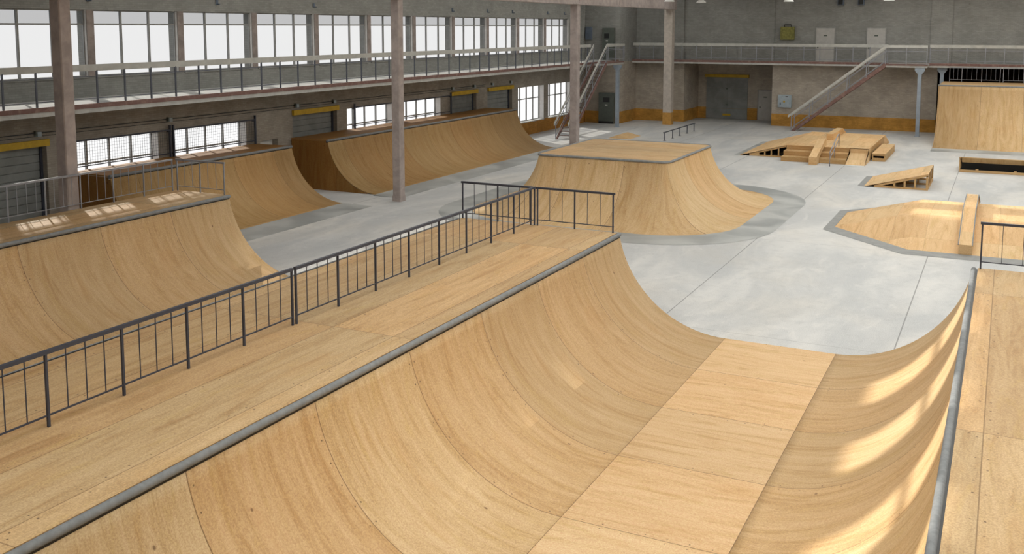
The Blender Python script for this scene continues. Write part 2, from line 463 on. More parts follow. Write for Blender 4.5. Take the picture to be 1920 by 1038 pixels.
# roof with unseen skylights, frosted and clear, added to light the hall
SKY = []
for y in range(-5, 78, 6):
    SKY.append((-12.5, 11.5, y, y + 4.6, 'added_roof_glass'))
for y in (20.1, 24.2, 28.3, 31.9, 51.4, 54.4):
    SKY.append((-20.4, -14.6, y, y + 1.7, 'added_roof_clear'))
for y in range(26, 78, 6): 
    SKY.append((-29.0, -21.0, y, y + 4.2, 'added_roof_glass'))  # left strip added to brighten the window side
mb = MB()
def roof(mb):
    for (xa, xb) in ((-12.5, 11.5), (-20.4, -14.6), (-29.0, -21.0)):
        ops = sorted([(s[2], s[3]) for s in SKY if s[0] == xa])
        cur = YF - .5
        for a, b in ops:
            mb.box(xa, xb, cur, a, HC, HC + .3); cur = b
        mb.box(xa, xb, cur, 92, HC, HC + .3)
    mb.box(-32.5, -29.0, YF - .5, 92, HC, HC + .3); mb.box(-21.0, -20.4, YF - .5, 92, HC, HC + .3)
    mb.box(-14.6, -12.5, YF - .5, 92, HC, HC + .3); mb.box(11.5, XR + .5, YF - .5, 92, HC, HC + .3)
roof(mb)
struct(build('ceiling', mb, 'ceiling', w=False))
for i, (a, b, c, d, mt) in enumerate(SKY):
    fr = MB()
    for x in ((a, a + .08), (b - .08, b)): fr.box(x[0], x[1], c, d, HC + .1, HC + .2)
    for y in ((c, c + .08), (d - .08, d)): fr.box(a + .08, b - .08, y[0], y[1], HC + .1, HC + .2)
    nb = 8 if mt == 'added_roof_glass' and b - a > 10 else (4 if mt == 'added_roof_glass' else 2)
    for k in range(1, nb):
        x = a + (b - a) * k / nb; w = .24 if mt == 'added_roof_clear' else .04
        fr.box(x - w / 2, x + w / 2, c + .08, d - .08, HC + .1, HC + .2)
    w = struct(build('window_%d' % (40 + i), fr, 'frame', w=False))  # skylight frame out of view, added for the hall's light
    build('pane', MB().box(a + .08, b - .08, c + .08, d - .08, HC + .14, HC + .15) if mt != 'added_roof_glass' else MB(), mt, w) if mt != 'added_roof_glass' else None
    if mt == 'added_roof_glass':
        p = MB(); p.face([(a + .08, c + .08, HC + .15), (b - .08, c + .08, HC + .15), (b - .08, d - .08, HC + .15), (a + .08, d - .08, HC + .15)])
        build('pane', p, mt, w)

# windows of the left wall
def window(idx, y0, y1, z0, z1, mulls, transom, up):
    X = -32.16 if up else -32.42; fr = MB(); t = .05
    fr.box(X - .04, X + .04, y0, y0 + t, z0, z1); fr.box(X - .04, X + .04, y1 - t, y1, z0, z1)
    fr.box(X - .04, X + .04, y0 + t, y1 - t, z0, z0 + t); fr.box(X - .04, X + .04, y0 + t, y1 - t, z1 - t, z1)
    for k in range(1, mulls + 1):
        y = y0 + (y1 - y0) * k / (mulls + 1); fr.box(X - .045, X + .045, y - .035, y + .035, z0 + t, z1 - t)
    fr.box(X - .05, X + .05, y0 + t, y1 - t, transom - .035, transom + .035)
    w = struct(build('window_%d' % idx, fr, 'frame', w=False))
    if up:
        p = MB(); p.face([(X, y0, z0), (X, y1, z0), (X, y1, transom), (X, y0, transom)]); build('pane', p, 'glass_up', w)
        p = MB(); p.face([(X, y0, transom), (X, y1, transom), (X, y1, z1), (X, y0, z1)]); q = build('transom_pane', p, 'glass_tr', w); q['label'] = 'greyer upper pane'
    else:
        p = MB(); p.face([(X, y0, z0), (X, y1, z0), (X, y1, z1), (X, y0, z1)]); build('pane', p, 'glass_low', w)
    s = MB(); s.box(X + .05, XL + .04, y0 + .002, y1 - .002, z0 - .06, z0 + .005); build('window_sill', s, 'slab' if not up else 'wall_left', w)
    s = MB(); s.box(X + .05, XL - .005, y1 - .012, y1 + .0, z0 + .01, z1 - .005); q = build('reveal', s, 'lit_reveal', w); q['label'] = 'side of the opening, coloured pale for the light falling in'
idx = 1
for a, b in LOW: window(idx, a, b, 1.0, 3.6, 3, 2.66, False); idx += 1
for a, b in UP:
    if a > YF: window(idx, a, b, 6.1, 8.68, 2, 8.12, True); idx += 1

tn = 4
for a, b in UP:
    if a > YF + 1:
        struct(build('trim_%d' % tn, MB().box(XL, XL + .03, a - .345, a - .005, 6.1, 8.68), 'pier')); tn += 1
# roller doors
def roller(idx, y0, y1):
    p = MB()
    for k in range(12):
        z = k * .3; p.box(-32.36, -32.31, y0 + .1, y1 - .1, z + .01, z + .285)
    p.box(-32.38, -32.36, y0 + .1, y1 - .1, 0.005, 3.6)
    d = struct(build('door_%d' % idx, p, 'door', w=False))
    g = MB(); g.box(-32.40, -32.24, y0 + .005, y0 + .1, 0.005, 3.6); g.box(-32.40, -32.24, y1 - .1, y1 - .005, 0.005, 3.6)
    q = build('guide_rail', g, 'rail', d, w=False)
    h = MB(); h.box(-31.99, -31.86, y0 - .04, y1 + .04, 3.62, 3.87)
    q = build('header', h, 'yellow', d); q['label'] = 'yellow header beam over the roller door'
for i, (a, b) in enumerate(GAR): roller(i + 1, a, b)
# small vent recess in the left wall
v = MB(); v.box(-32.4, -32.35, 37.05, 38.35, 2.06, 2.56)
o = build('wall_vent', v, 'white'); tag(o, 'small pale square vent recessed in the left wall above the first long ramp', 'vent')

# alcove roller door and door in the back wall
d = MB()
for k in range(4): d.box(-23.85, -20.2, 86.42, 86.47, 0.01 + k * .91, 0.01 + k * .91 + .895)
d.box(-22.06, -21.98, 86.40, 86.42, 0.01, 3.62)
D = struct(build('door_5', d, 'door', w=False))
q = build('header', MB().box(-23.97, -20.1, 86.3, 86.49, 3.66, 3.9), 'yellow', D); q['label'] = 'yellow header beam'
q = build('nameplate', MB().box(-22.35, -21.65, 86.39, 86.42, 0.28, 0.46), 'yellow', D); q['label'] = 'small yellow plate near the bottom'
for z in (1.2, 2.6): build('door_handle', MB().box(-22.1, -21.94, 86.36, 86.40, z, z + .12), 'cabinet', D)
def back_door(idx, x0, x1, z0, z1, Y):
    D = struct(build('door_%d' % idx, MB().box(x0, x1, Y - .06, Y - .012, z0, z1), 'door_white'))
    f = MB(); f.box(x0 - .08, x0, Y - .08, Y - .005, z0, z1 + .08); f.box(x1, x1 + .08, Y - .08, Y - .005, z0, z1 + .08); f.box(x0, x1, Y - .08, Y - .005, z1, z1 + .08)
    build('door_frame', f, 'frame', D, w=False)
    build('door_sign', MB().box((x0 + x1) / 2 - .14, (x0 + x1) / 2 + .14, Y - .075, Y - .06, z1 - .62, z1 - .52), 'cabinet', D)
    build('door_handle', MB().box(x0 + .1, x0 + .2, Y - .12, Y - .06, z0 + 1.05, z0 + 1.2), 'cabinet', D)
back_door(6, -19.25, -18.1, 0.0, 2.58, 86.5)
back_door(7, -13.82, -12.43, 5.3, 7.93, YB)
back_door(8, -9.97, -8.64, 5.3, 7.93, YB)

# ------------------------------------------------------------------ columns and beam
def column(x0, x1, y0, y1, label, dado=False):
    t = thing('concrete_column', label, 'column', ((x0 + x1) / 2, (y0 + y1) / 2, 0))
    t['kind'] = 'thing'
    def shaft(z0, z1, e=0.0, c=.03):
        m_ = MB(); X0, X1, Y0, Y1 = x0 - e, x1 + e, y0 - e, y1 + e
        pts = [(X0 + c, Y0), (X1 - c, Y0), (X1, Y0 + c), (X1, Y1 - c), (X1 - c, Y1), (X0 + c, Y1), (X0, Y1 - c), (X0, Y0 + c)]
        m_.prism(pts, lambda a, b, z: (a, z, b), z0, z1)
        return m_
    if dado:
        build('shaft', shaft(1.0, 9.45), 'column_pale', t)
        q = build('plinth', shaft(0.0, 1.0, .012), 'dado', t); q['label'] = 'ochre painted foot of the column'
    else:
        build('shaft', shaft(0.26, 9.45), 'column', t)
        build('plinth', shaft(0.0, 0.26, .02), 'column', t)
    return t
M['column_pale'] = plain('rough_painted_column', (0.50, 0.45, 0.40), 0.8, var=0.12, scale=3, bump=0.15)
M['dado'] = plain('ochre_dado_paint', (0.52, 0.28, 0.07), 0.8, var=0.15, scale=4)
column(-25.66, -25.24, 20.55, 20.97, 'tall grey-pink concrete column rising behind the railing of the window-side half-pipe')
column(-25.22, -24.80, 38.2, 38.62, 'tall grey-pink concrete column standing beside the longest ramp under the windows')
column(-25.22, -24.72, 58.9, 59.4, 'concrete column hiding the middle of the left metal staircase')
column(-25.46, -24.76, 79.0, 79.7, 'thick concrete column with ochre foot before the back wall', True)
bm_ = thing('roof_beam', 'long grey-pink concrete beam carried by the tall columns', 'beam', (-25, 40, 9.45)); bm_['kind'] = 'thing'
m_ = MB(); 
for a, b in ((YF + .05, 19.9), (20.0, 38.3), (38.4, 59.0), (59.1, 66.4), (66.45, 79.8)): m_.box(-25.3, -24.68, a, b, 9.55, 10.6)
build('web', m_, 'column', bm_, w=False)
build('bottom_flange', MB().box(-25.38, -24.62, YF + .05, 79.75, 9.45, 9.55), 'rust2', bm_) if 'rust2' in M else build('bottom_flange', MB().box(-25.34, -24.64, YF + .05, 79.78, 9.45, 9.55), 'column', bm_)

# ------------------------------------------------------------------ galleries
ZB = 5.3
g1 = thing('gallery_floor', 'long narrow gallery floor with red-oxide edge along the window wall', 'gallery', (-30.5, 30, 5.0)); g1['kind'] = 'thing'
build('slab', MB().box(-31.99, -29.0, YF + .02, 77.98, 5.0, 5.2), 'slab', g1)
build('walking_surface', MB().box(-31.99, -29.06, YF + .02, 77.98, 5.2, 5.3), 'slab', g1)
build('edge_channel', MB().box(-29.06, -28.97, YF + .02, 77.98, 5.16, 5.32), 'rust', g1)
g2 = thing('gallery_floor', 'gallery floor with red-oxide edge across the back wall above the doors', 'gallery', (-10, 81.5, 5.0)); g2['kind'] = 'thing'
build('slab', MB().box(-28.88, XR - .02, 81.0, YB - .01, 5.0, 5.2), 'slab', g2)
build('walking_surface', MB().box(-28.88, XR - .02, 81.07, YB - .01, 5.2, 5.3), 'slab', g2)
build('edge_channel', MB().box(-28.88, XR - .02, 80.97, 81.07, 5.14, 5.32), 'rust', g2)

def gallery_rail(label, p0, p1, posts, group=None, post_mat='rail_light', name='gallery_railing'):
    """board topped railing; p0,p1 ends in xy, posts = list of parameters along it in metres"""
    p0 = Vector((*p0, 0)); p1 = Vector((*p1, 0)); d = (p1 - p0).normalized()
    t = thing(name, label, 'railing', ((p0.x + p1.x) / 2, (p0.y + p1.y) / 2, ZB), group)
    m_ = MB(); m_.bar(p0 + Vector((0, 0, 6.585)), p1 + Vector((0, 0, 6.585)), .05, .23); q = build('top_board', m_, 'board', t); q['label'] = 'off-white top board'
    for z in (5.5, 6.28):
        m_ = MB(); m_.bar(p0 + Vector((0, 0, z)), p1 + Vector((0, 0, z)), .03, .03); build('rail', m_, post_mat, t)
    for s_ in posts:
        c = p0 + d * s_; m_ = MB(); m_.bar(c + Vector((0, 0, ZB + .025)), c + Vector((0, 0, 6.5)), .055, .055); build('post', m_, post_mat, t)
    return t
M['rail_mid'] = plain('slate_painted_steel', (0.105, 0.115, 0.145), 0.45, 0.1, 0.5, var=0.1)
ys = [21.35 - 1.245 * k for k in range(20)][::-1]
ys = [y for y in ys if y > YF + .3] + [21.35 + 1.247 * k for k in range(1, 41)]
gallery_rail('white-topped slate blue railing along the gallery in front of the upper windows', (-29.03, YF + .1), (-29.03, 71.9), [y - YF - .1 for y in ys if y < 71.8], post_mat='rail_mid')
xs = [-28.26 + 1.243 * k for k in range(0, 16)]
gallery_rail('white-topped railing across the back gallery left of the right staircase landing', (-28.85, 81.1), (-8.3, 81.1), [x + 28.85 for x in xs if x < -8.4])
gallery_rail('white-topped railing across the back gallery above the tallest ramp', (-5.35, 81.1), (XR - .05, 81.1), [.03 + 1.255 * k for k in range(0, 16)])

# ------------------------------------------------------------------ metal staircases
def staircase(label, fn, run0, run1, w, land_end, zt=5.3, flip=False):
    """fn(s, c, z) -> world; stairs rise along s from run0 to run1 at z=zt; c from 0 (room side) to w; landing run1..land_end"""
    base = fn(run0, w / 2, 0)
    t = thing('metal_staircase', label, 'staircase', base)
    sl = zt / (run1 - run0)
    def Z(s_): return (s_ - run0) * sl
    for c in (0.02, w - .02):
        m_ = MB(); m_.prism([(run0 - .02, 0.0), (run0 + .30, 0.0), (run1 + .02, zt - .24), (run1 + .02, zt + .0), (run1 - .15, zt - .02)],
                            lambda a, b, z: fn(a, b, z), c - .03, c + .03); build('stringer', m_, 'rust', t)
    n_ = 20
    for k in range(1, n_):
        z = zt * k / n_; s_ = run0 + (run1 - run0) * k / n_
        m_ = MB(); m_.prism([(s_ - .02, z - .04), (s_ + .27, z - .04), (s_ + .27, z), (s_ - .02, z)], lambda a, b, z: fn(a, b, z), .06, w - .06)
        build('tread', m_, 'rust2', t)
    # landing
    m_ = MB(); m_.prism([(run1 + .02, zt - .25), (land_end, zt - .25), (land_end, zt - .1), (run1 + .02, zt - .1)], lambda a, b, z: fn(a, b, z), 0.06, w - .02); build('landing', m_, 'slab', t)
    m_ = MB(); m_.prism([(run1 + .02, zt - .1), (land_end, zt - .1), (land_end, zt - .02), (run1 + .02, zt - .02)], lambda a, b, z: fn(a, b, z), 0.0, w - .02); build('landing_edge', m_, 'rust', t)
    for c in (0.0, w):
        m_ = MB(); m_.prism([(run0 - .25, 1.0), (run0 - .25, 1.2), (run1 + .0, zt + 1.4), (run1 + .0, zt + 1.2)], lambda a, b, z: fn(a, b, z), c - .03, c + .03)
        if c == 0.0:
            m_.prism([(run1, zt + 1.2), (run1, zt + 1.4), (land_end, zt + 1.4), (land_end, zt + 1.2)], lambda a, b, z: fn(a, b, z), c - .03, c + .03)
        q = build('handrail_board', m_, 'board', t); q['label'] = 'off-white handrail board'
        for hgt in (.22, .95):
            m_ = MB(); m_.bar(fn(run0, c, hgt), fn(run1, c, zt + hgt), .035); 
            if c == 0.0: m_.bar(fn(run1, c, zt + hgt), fn(land_end, c, zt + hgt), .035)
            build('rail', m_, 'rail_light', t)
        sp = [run0 + .02 + (run1 - run0) * k / 5 for k in range(5)] + [run1]
        if c == 0.0: sp += [run1 + (land_end - run1) / 2, land_end - .03]
        for s_ in sp:
            z = min(Z(s_), zt); m_ = MB(); m_.bar(fn(s_, c, max(z - .02, 0)), fn(s_, c, z + 1.2), .05); build('post', m_, 'rail_light', t)
    return t
M['rust2'] = rusty('worn_red_brown_steel', (0.19, 0.13, 0.115), (0.30, 0.23, 0.20), 0.5, 5.0)
st2 = staircase('red-brown metal staircase with white handrails climbing right along the back wall', lambda s_, c, z: (s_, 78.65 + c, z), -14.95, -8.2, 1.25, -5.33)
# bridge between landing and back gallery
build('landing_bridge', MB().box(-8.15, -5.33, 79.93, 80.96, 5.05, 5.28), 'slab', st2)
st1 = staircase('red-brown metal staircase with white handrails in the far left corner', lambda s_, c, z: (-27.83 - c, s_, z), 65.0, 72.2, 1.08, 76.15)
gallery_rail('short white-topped railing closing the landing of the left staircase', (-29.35, 76.2), (-27.9, 76.2), [.1, .75, 1.4])

def blue_post(x, y, label, z0=0.0, z1=5.0, group=None):
    t = thing('steel_post', label, 'post', (x, y, z0), group); t['kind'] = 'thing'
    h = z1 - z0
    build('shaft', MB().box(x - .13, x + .13, y - .13, y + .13, z0 + .03, z1 - .45), 'blue_post', t)
    build('base_plate', MB().box(x - .2, x + .2, y - .2, y + .2, z0, z0 + .03), 'blue_post', t)
    c = MB(); c.prism([(-.13, z1 - .45), (.13, z1 - .45), (.34, z1 - .2), (.34, z1), (-.34, z1), (-.34, z1 - .2)], lambda a, b, z: (x + a, y + b, z), -.14, .14)
    build('capital', c, 'blue_post', t)
    return t
blue_post(-5.8, 78.75, 'pale blue steel post under the landing of the right staircase', z1=5.03)
blue_post(-28.03, 75.2, 'pale blue steel post under the landing of the left staircase', z1=5.03)
blue_post(-4.45, 81.5, 'pale blue steel post standing behind the tallest ramp', z1=4.99)

# ------------------------------------------------------------------ ramps
def arc(a_base, a_cop, h, n=22):
    """points (a, z, arclength) from the flat up to the coping"""
    w = abs(a_cop - a_base); sg = 1 if a_cop > a_base else -1
    R = (w * w + h * h) / (2 * h); th = math.asin(min(1, w / R)) if h <= R else PI - math.asin(w / R)
    return [(a_base + sg * R * math.sin(th * k / n), R * (1 - math.cos(th * k / n)), R * th * k / n) for k in range(n + 1)]

def ride(mb, pts, fn, b0, b1, thick=.03, v0=0.0, step=2.64):
    """curved sheet with thickness; uv u = b, v = arc length"""
    sg = 1 if pts[-1][0] > pts[0][0] else -1
    off = []
    for i, (a, z, l) in enumerate(pts):
        p, q = pts[max(0, i - 1)], pts[min(len(pts) - 1, i + 1)]
        da, dz = q[0] - p[0], q[1] - p[1]; L = math.hypot(da, dz) or 1
        off.append((a + sg * dz / L * thick * 1, z - abs(da) / L * thick))
    for i in range(len(pts) - 1):
        (a, z, l), (a2, z2, l2) = pts[i], pts[i + 1]
        mb.face([fn(a, b0, z), fn(a, b1, z), fn(a2, b1, z2), fn(a2, b0, z2)], [(b0, v0 + l), (b1, v0 + l), (b1, v0 + l2), (b0, v0 + l2)], smooth=True)
        o, o2 = off[i], off[i + 1]
        mb.face([fn(o[0], b0, o[1]), fn(o2[0], b0, o2[1]), fn(o2[0], b1, o2[1]), fn(o[0], b1, o[1])])
        for b in (b0, b1):
            mb.face([fn(a, b, z), fn(a2, b, z2), fn(o2[0], b, o2[1]), fn(o[0], b, o[1])])
    for i in (0, -1):
        a, z, l = pts[i]; o = off[i]
        mb.face([fn(a, b0, z), fn(a, b1, z), fn(o[0], b1, o[1]), fn(o[0], b0, o[1])])

FX = lambda a, b, z: (a, b, z)          # profile across X, ramp runs along Y
FY = lambda a, b, z: (b, a, z)          # profile across Y, ramp runs along X
ZF = 0.03

def transition(t, fn, a_base, a_cop, b0, b1, h, mat='ply_ramp', v0=0.0, cr=.058):
    sg = 1 if a_cop > a_base else -1
    pts = [(a, z + ZF, l) for a, z, l in arc(a_base, a_cop, h - ZF - .11)]
    m_ = MB(); ride(m_, pts, fn, b0, b1, v0=v0); build('riding_surface', m_, mat, t)
    m_ = MB(); r = cr; ca = a_cop + sg * .035; cz = h - .03
    m_.tube([fn(ca, b0 - .03, cz), fn(ca, b1 + .03, cz)], r, 16); q = build('coping', m_, 'coping', t); q['label'] = 'grey metal pipe coping'
    m_ = MB(); m_.prism([(a_cop + sg * .012, h - .12), (a_cop + sg * .012, h - .05), (a_cop + sg * .06, h - .012), (a_cop + sg * .118, h - .012), (a_cop + sg * .118, h - .12)], fn, b0, b1); q = build('coping_shade_strip', m_, 'black', t); q['label'] = 'black strip painted as the shade behind the pipe'  # black strip stands for the shadow lines along the coping

def deck(t, fn, a0, a1, b0, b1, h, mat='ply_deck', vshift=0.0, name='deck'):
    m_ = MB(); lo, hi = min(a0, a1), max(a0, a1)
    P = [fn(lo, b0, h), fn(hi, b0, h), fn(hi, b1, h), fn(lo, b1, h)]
    m_.face(P, [(b0, lo + vshift), (b0, hi + vshift), (b1, hi + vshift), (b1, lo + vshift)])
    Q = [fn(lo, b0, h - .06), fn(hi, b0, h - .06), fn(hi, b1, h - .06), fn(lo, b1, h - .06)]
    m_.face(Q[::-1])
    for i in range(4):
        j = (i + 1) % 4; m_.face([Q[i], Q[j], P[j], P[i]])
    return build(name, m_, mat, t)

def side(t, fn, a_base, a_cop, a_back, b, h, th=.02, mat='ply_side'):
    pts = [(a, z - .035) for a, z, l in [(a, z + ZF, l) for a, z, l in arc(a_base, a_cop, h - ZF - .11)] if z > .07]
    sg = 1 if a_cop > a_base else -1
    poly = [(pts[0][0], 0.001)] + [(a + sg * .03, z) for a, z in pts] + [(a_cop + sg * .13, h - .13), (a_cop + sg * .13, h - .065), (a_back, h - .065), (a_back, 0.001)]
    m_ = MB(); m_.prism(poly, fn, b, b + th); build('side_panel', m_, mat, t)

def apron(t, fn, a0, a1, b0, b1):
    """thin steel sheet feathering down to the floor; a0 at the ramp edge"""
    m_ = MB(); m_.prism([(a0, 0.002), (a0, ZF + .006), (a1, 0.006), (a1, 0.002)], fn, b0, b1); q = build('steel_apron', m_, 'apron', t); q['label'] = 'grey steel sheet at the foot'

YE = 24.75
# main half-pipe
Y0 = 1.5
hp = thing('half_pipe', 'wide plywood half-pipe open towards the camera, its left deck carrying the dark railing', 'half-pipe', (-4.8, 13, 0))
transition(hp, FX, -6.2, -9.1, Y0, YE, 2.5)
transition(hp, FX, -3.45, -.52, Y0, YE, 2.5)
m_ = MB(); 
m_.face([(-6.2, Y0, ZF), (-3.45, Y0, ZF), (-3.45, YE, ZF), (-6.2, YE, ZF)], [(Y0, 0), (Y0, 2.75), (YE, 2.75), (YE, 0)])
m_.face([(-6.2, Y0, .002), (-6.2, YE, .002), (-3.45, YE, .002), (-3.45, Y0, .002)])
m_.face([(-6.2, YE, .002), (-6.2, YE, ZF), (-3.45, YE, ZF), (-3.45, YE, .002)]); m_.face([(-6.2, Y0, .002), (-3.45, Y0, .002), (-3.45, Y0, ZF), (-6.2, Y0, ZF)])
build('flat_bottom', m_, 'ply_flat', hp)
m_ = MB()
for x in (-6.2, -3.45): m_.box(x - .004, x + .004, Y0, YE, ZF, ZF + .0015)
q = build('joint_strip', m_, 'seam', hp) if 'seam' in M else None
deck(hp, FX, -9.22, -14.0, Y0, YE + .1, 2.5, vshift=9.62 + 1.32 * 0)
deck(hp, FX, -.40, 4.6, Y0, YE + .1, 2.5, vshift=.06, mat='ply_deck2' if 'ply_deck2' in M else 'ply_deck')
side(hp, FX, -6.2, -9.1, -13.99, YE - .02 - .0, 2.5); side(hp, FX, -3.45, -.52, 4.6, YE - .02, 2.5)
build('back_panel', MB().box(4.58, 4.6, Y0, YE + .08, 0, 2.43), 'ply_side', hp)

# half-pipe between the railings and the window side
mp = thing('half_pipe', 'plywood half-pipe behind the dark railing, with a sunlit railed deck', 'half-pipe', (-19, 13, 0))
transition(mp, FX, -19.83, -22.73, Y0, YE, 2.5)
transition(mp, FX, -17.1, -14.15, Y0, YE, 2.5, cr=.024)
m_ = MB(); m_.box(-19.83, -17.1, Y0, YE, .002, ZF); build('flat_bottom', m_, 'ply_flat', mp)
deck(mp, FX, -22.85, -25.2, Y0, YE + .1, 2.5, vshift=23.2)
side(mp, FX, -19.83, -22.73, -25.2, YE - .02, 2.5); side(mp, FX, -17.1, -14.18, -13.0 + 1.4 * 0 - .0 - .0, YE - .02, 2.5) if False else None
side(mp, FX, -17.1, -14.15, -14.015, YE - .02, 2.5)
build('back_panel', MB().box(-25.2, -25.18, Y0, YE + .08, 0, 2.43), 'ply_side', mp)

# quarter-pipes under the windows
def quarter(label, y0, y1, xb, xc, xback, xa, h=2.5, ap=(0, 0)):
    t = thing('quarter_pipe', label, 'quarter-pipe', ((xb + xback) / 2, (y0 + y1) / 2, 0))
    transition(t, FX, xb, xc, y0, y1, h, mat='ply_shaded')
    deck(t, FX, xc - .12, xback, y0, y1, h, vshift=2, mat='ply_shaded_deck')
    side(t, FX, xb, xc, xback, y0 + .0, h, mat='ply_shaded_side'); side(t, FX, xb, xc, xback, y1 - .02, h, mat='ply_shaded_side')
    apron(t, FX, xb + .01, xa, y0 + ap[0], y1 + ap[1])
    return t
quarter('shorter shaded plywood quarter-pipe below the window wall', 26.15, 36.67, -26.93, -29.78, -31.97, -25.32, ap=(0, -.0))
quarter('longest shaded plywood quarter-pipe below the window wall, partly behind the concrete column', 39.35, 60.35, -26.9, -29.72, -31.97, -25.36, ap=(-.3, 0))

# tall quarter-pipe at the back right
tq = thing('quarter_pipe', 'tallest plywood quarter-pipe standing before the dark opening', 'quarter-pipe', (3, 76, 0))
hq = 4.0
pts = [(a, z + ZF, l) for a, z, l in arc(71.2, 75.4, hq - ZF - .03)]
m_ = MB(); ride(m_, pts, FY, -4.3, 10.5); build('riding_surface', m_, 'ply_tall', tq) if 'ply_tall' in M else build('riding_surface', m_, 'ply_ramp', tq)
m_ = MB(); m_.tube([(-4.33, 75.44, hq - .02), (10.5, 75.44, hq - .02)], .058, 14); build('coping', m_, 'coping', tq)
deck(tq, FY, 75.5, 80.8, -4.3, 10.5, hq)
poly = [(71.8, 0.001)] + [(a + .03, z - .04) for a, z, l in pts if z > .1] + [(75.55, hq - .09), (75.55, hq - .065), (80.8, hq - .065), (80.8, 0.001)]
m_ = MB(); m_.prism(poly, FY, -4.3, -4.28); build('side_panel', m_, 'ply_side', tq)
m_ = MB(); m_.prism(poly, FY, 10.48, 10.5); build('side_panel', m_, 'ply_side', tq)
apron(tq, FY, 71.19, 69.55, -4.3, 10.5)

# ------------------------------------------------------------------ rounded box jump
def rr(x0, x1, y0, y1, r, z, nc=10, ns=6):
    """rounded rectangle ring, ccw, starting at the front side; returns points and their side parameter"""
    P = []
    cs = [((x1 - r, y0 + r), -PI / 2), ((x1 - r, y1 - r), 0), ((x0 + r, y1 - r), PI / 2), ((x0 + r, y0 + r), PI)]
    prev = (x0 + r, y0)
    for (cx, cy), a0 in cs:
        start = (cx + r * math.cos(a0), cy + r * math.sin(a0))
        for k in range(ns): P.append((prev[0] + (start[0] - prev[0]) * k / ns, prev[1] + (start[1] - prev[1]) * k / ns, z))
        for k in range(nc): a = a0 + PI / 2 * k / nc; P.append((cx + r * math.cos(a), cy + r * math.sin(a), z))
        prev = (cx + r * math.cos(a0 + PI / 2), cy + r * math.sin(a0 + PI / 2))
    return P
fx0, fx1, fy0, fy1, fr_ = -18.3, -12.3, 39.05, 45.8, .4
fb = thing('box_jump', 'large plywood box jump with rounded corners and flat top in mid-floor', 'ramp', (-15.3, 42.4, 0))
w = 2.95; pts = [(a, z + ZF, l) for a, z, l in arc(w, 0.0, 2.5 - ZF - .05, 20)]
rings = [(rr(fx0 - a, fx1 + a, fy0 - a, fy1 + a, fr_ + a, z), l) for a, z, l in pts]
# u parameter measured on a middle ring
mid = rr(fx0 - .9, fx1 + .9, fy0 - .9, fy1 + .9, fr_ + .9, 0)
us = [0.0]
for i in range(len(mid)): us.append(us[-1] + (Vector(mid[(i + 1) % len(mid)]) - Vector(mid[i])).length)
m_ = MB(); n = len(mid)
for (A, l), (B, l2) in zip(rings, rings[1:]):
    for i in range(n):
        j = (i + 1) % n
        m_.face([A[i], A[j], B[j], B[i]], [(us[i], l), (us[i + 1], l), (us[i + 1], l2), (us[i], l2)], smooth=True)
build('riding_surface', m_, 'ply_jump' if 'ply_jump' in M else 'ply_ramp', fb)
top = rr(fx0 + .05, fx1 - .05, fy0 + .05, fy1 - .05, fr_ - .05, 2.5)
m_ = MB(); m_.face(top, [(p[0], p[1]) for p in top]); bot = [(p[0], p[1], 2.44) for p in top]; m_.face(bot[::-1])
for i in range(n): j = (i + 1) % n; m_.face([bot[i], bot[j], top[j], top[i]])
build('deck', m_, 'ply_deck3' if 'ply_deck3' in M else 'ply_deck', fb)
m_ = MB(); m_.tube(rr(fx0, fx1, fy0, fy1, fr_, 2.475), .055, 12, closed=True); q = build('coping', m_, 'coping', fb); q['label'] = 'grey metal pipe coping'
A = rr(fx0 - w + .01, fx1 + w - .01, fy0 - w + .01, fy1 + w - .01, fr_ + w - .01, ZF + .006); B = rr(fx0 - w - 1.4, fx1 + w + 1.4, fy0 - w - 1.55, fy1 + w + 1.5, fr_ + w + 1.4, .006)
m_ = MB()
for i in range(n): j = (i + 1) % n; m_.face([A[i], A[j], B[j], B[i]], smooth=True)
q = build('steel_apron', m_, 'apron', fb); q['label'] = 'grey steel sheet ring at the foot'

# ------------------------------------------------------------------ hipped bank with ledge
pb = thing('bank_ramp', 'low hipped plywood bank with flat top and grey steel edge at right', 'ramp', (0, 42.9, 0))
H = .8; m_ = MB(); xr = 9.0
def P3(x, y, z): return (x, y, z)
a, b_, c_, d_ = (-5.96, 41.09, .01), (-5.96, 44.67, .01), (-2.95, 47.8, .01), (xr, 47.8, .01)
e_, f_ = (-2.95, 37.97, .01), (xr, 37.97, .01)
tA, tB, tC, tD = (-2.95, 41.1, H), (-2.95, 44.68, H), (xr, 44.68, H), (xr, 41.1, H)
def bank(m_, poly): m_.face(poly, [(p[1], p[0]) for p in poly])
for poly in ([a, tA, tB, b_], [a, e_, tA], [b_, tB, c_], [e_, f_, tD, tA], [c_, tB, tC, d_], [tA, tD, tC, tB], [f_, d_, tC, tD], [a, b_, c_, d_, f_, e_]): m_.face(poly)
build('riding_surface', m_, 'ply_part', pb)
o_ = [(-6.3, 40.4), (-6.3, 44.9), (-3.1, 48.5), (xr, 48.5)]; i_ = [a[:2], b_[:2], c_[:2], d_[:2]]
m_ = MB()
inn = [f_[:2], e_[:2], a[:2], b_[:2], c_[:2], d_[:2]]; out = [(xr, 37.18), (-3.1, 37.18), (-6.32, 40.42), (-6.32, 45.0), (-3.1, 48.55), (xr, 48.55)]
for k in range(5):
    m_.face([(*inn[k], .022), (*inn[k + 1], .022), (*out[k + 1], .005), (*out[k], .005)])
q = build('steel_apron', m_, 'apron_dark', pb); q['label'] = 'grey steel strip around the foot'
ld = thing('grind_ledge', 'plywood grind ledge with steel edges running over the hipped bank', 'ledge', (-1.06, 38, 0))
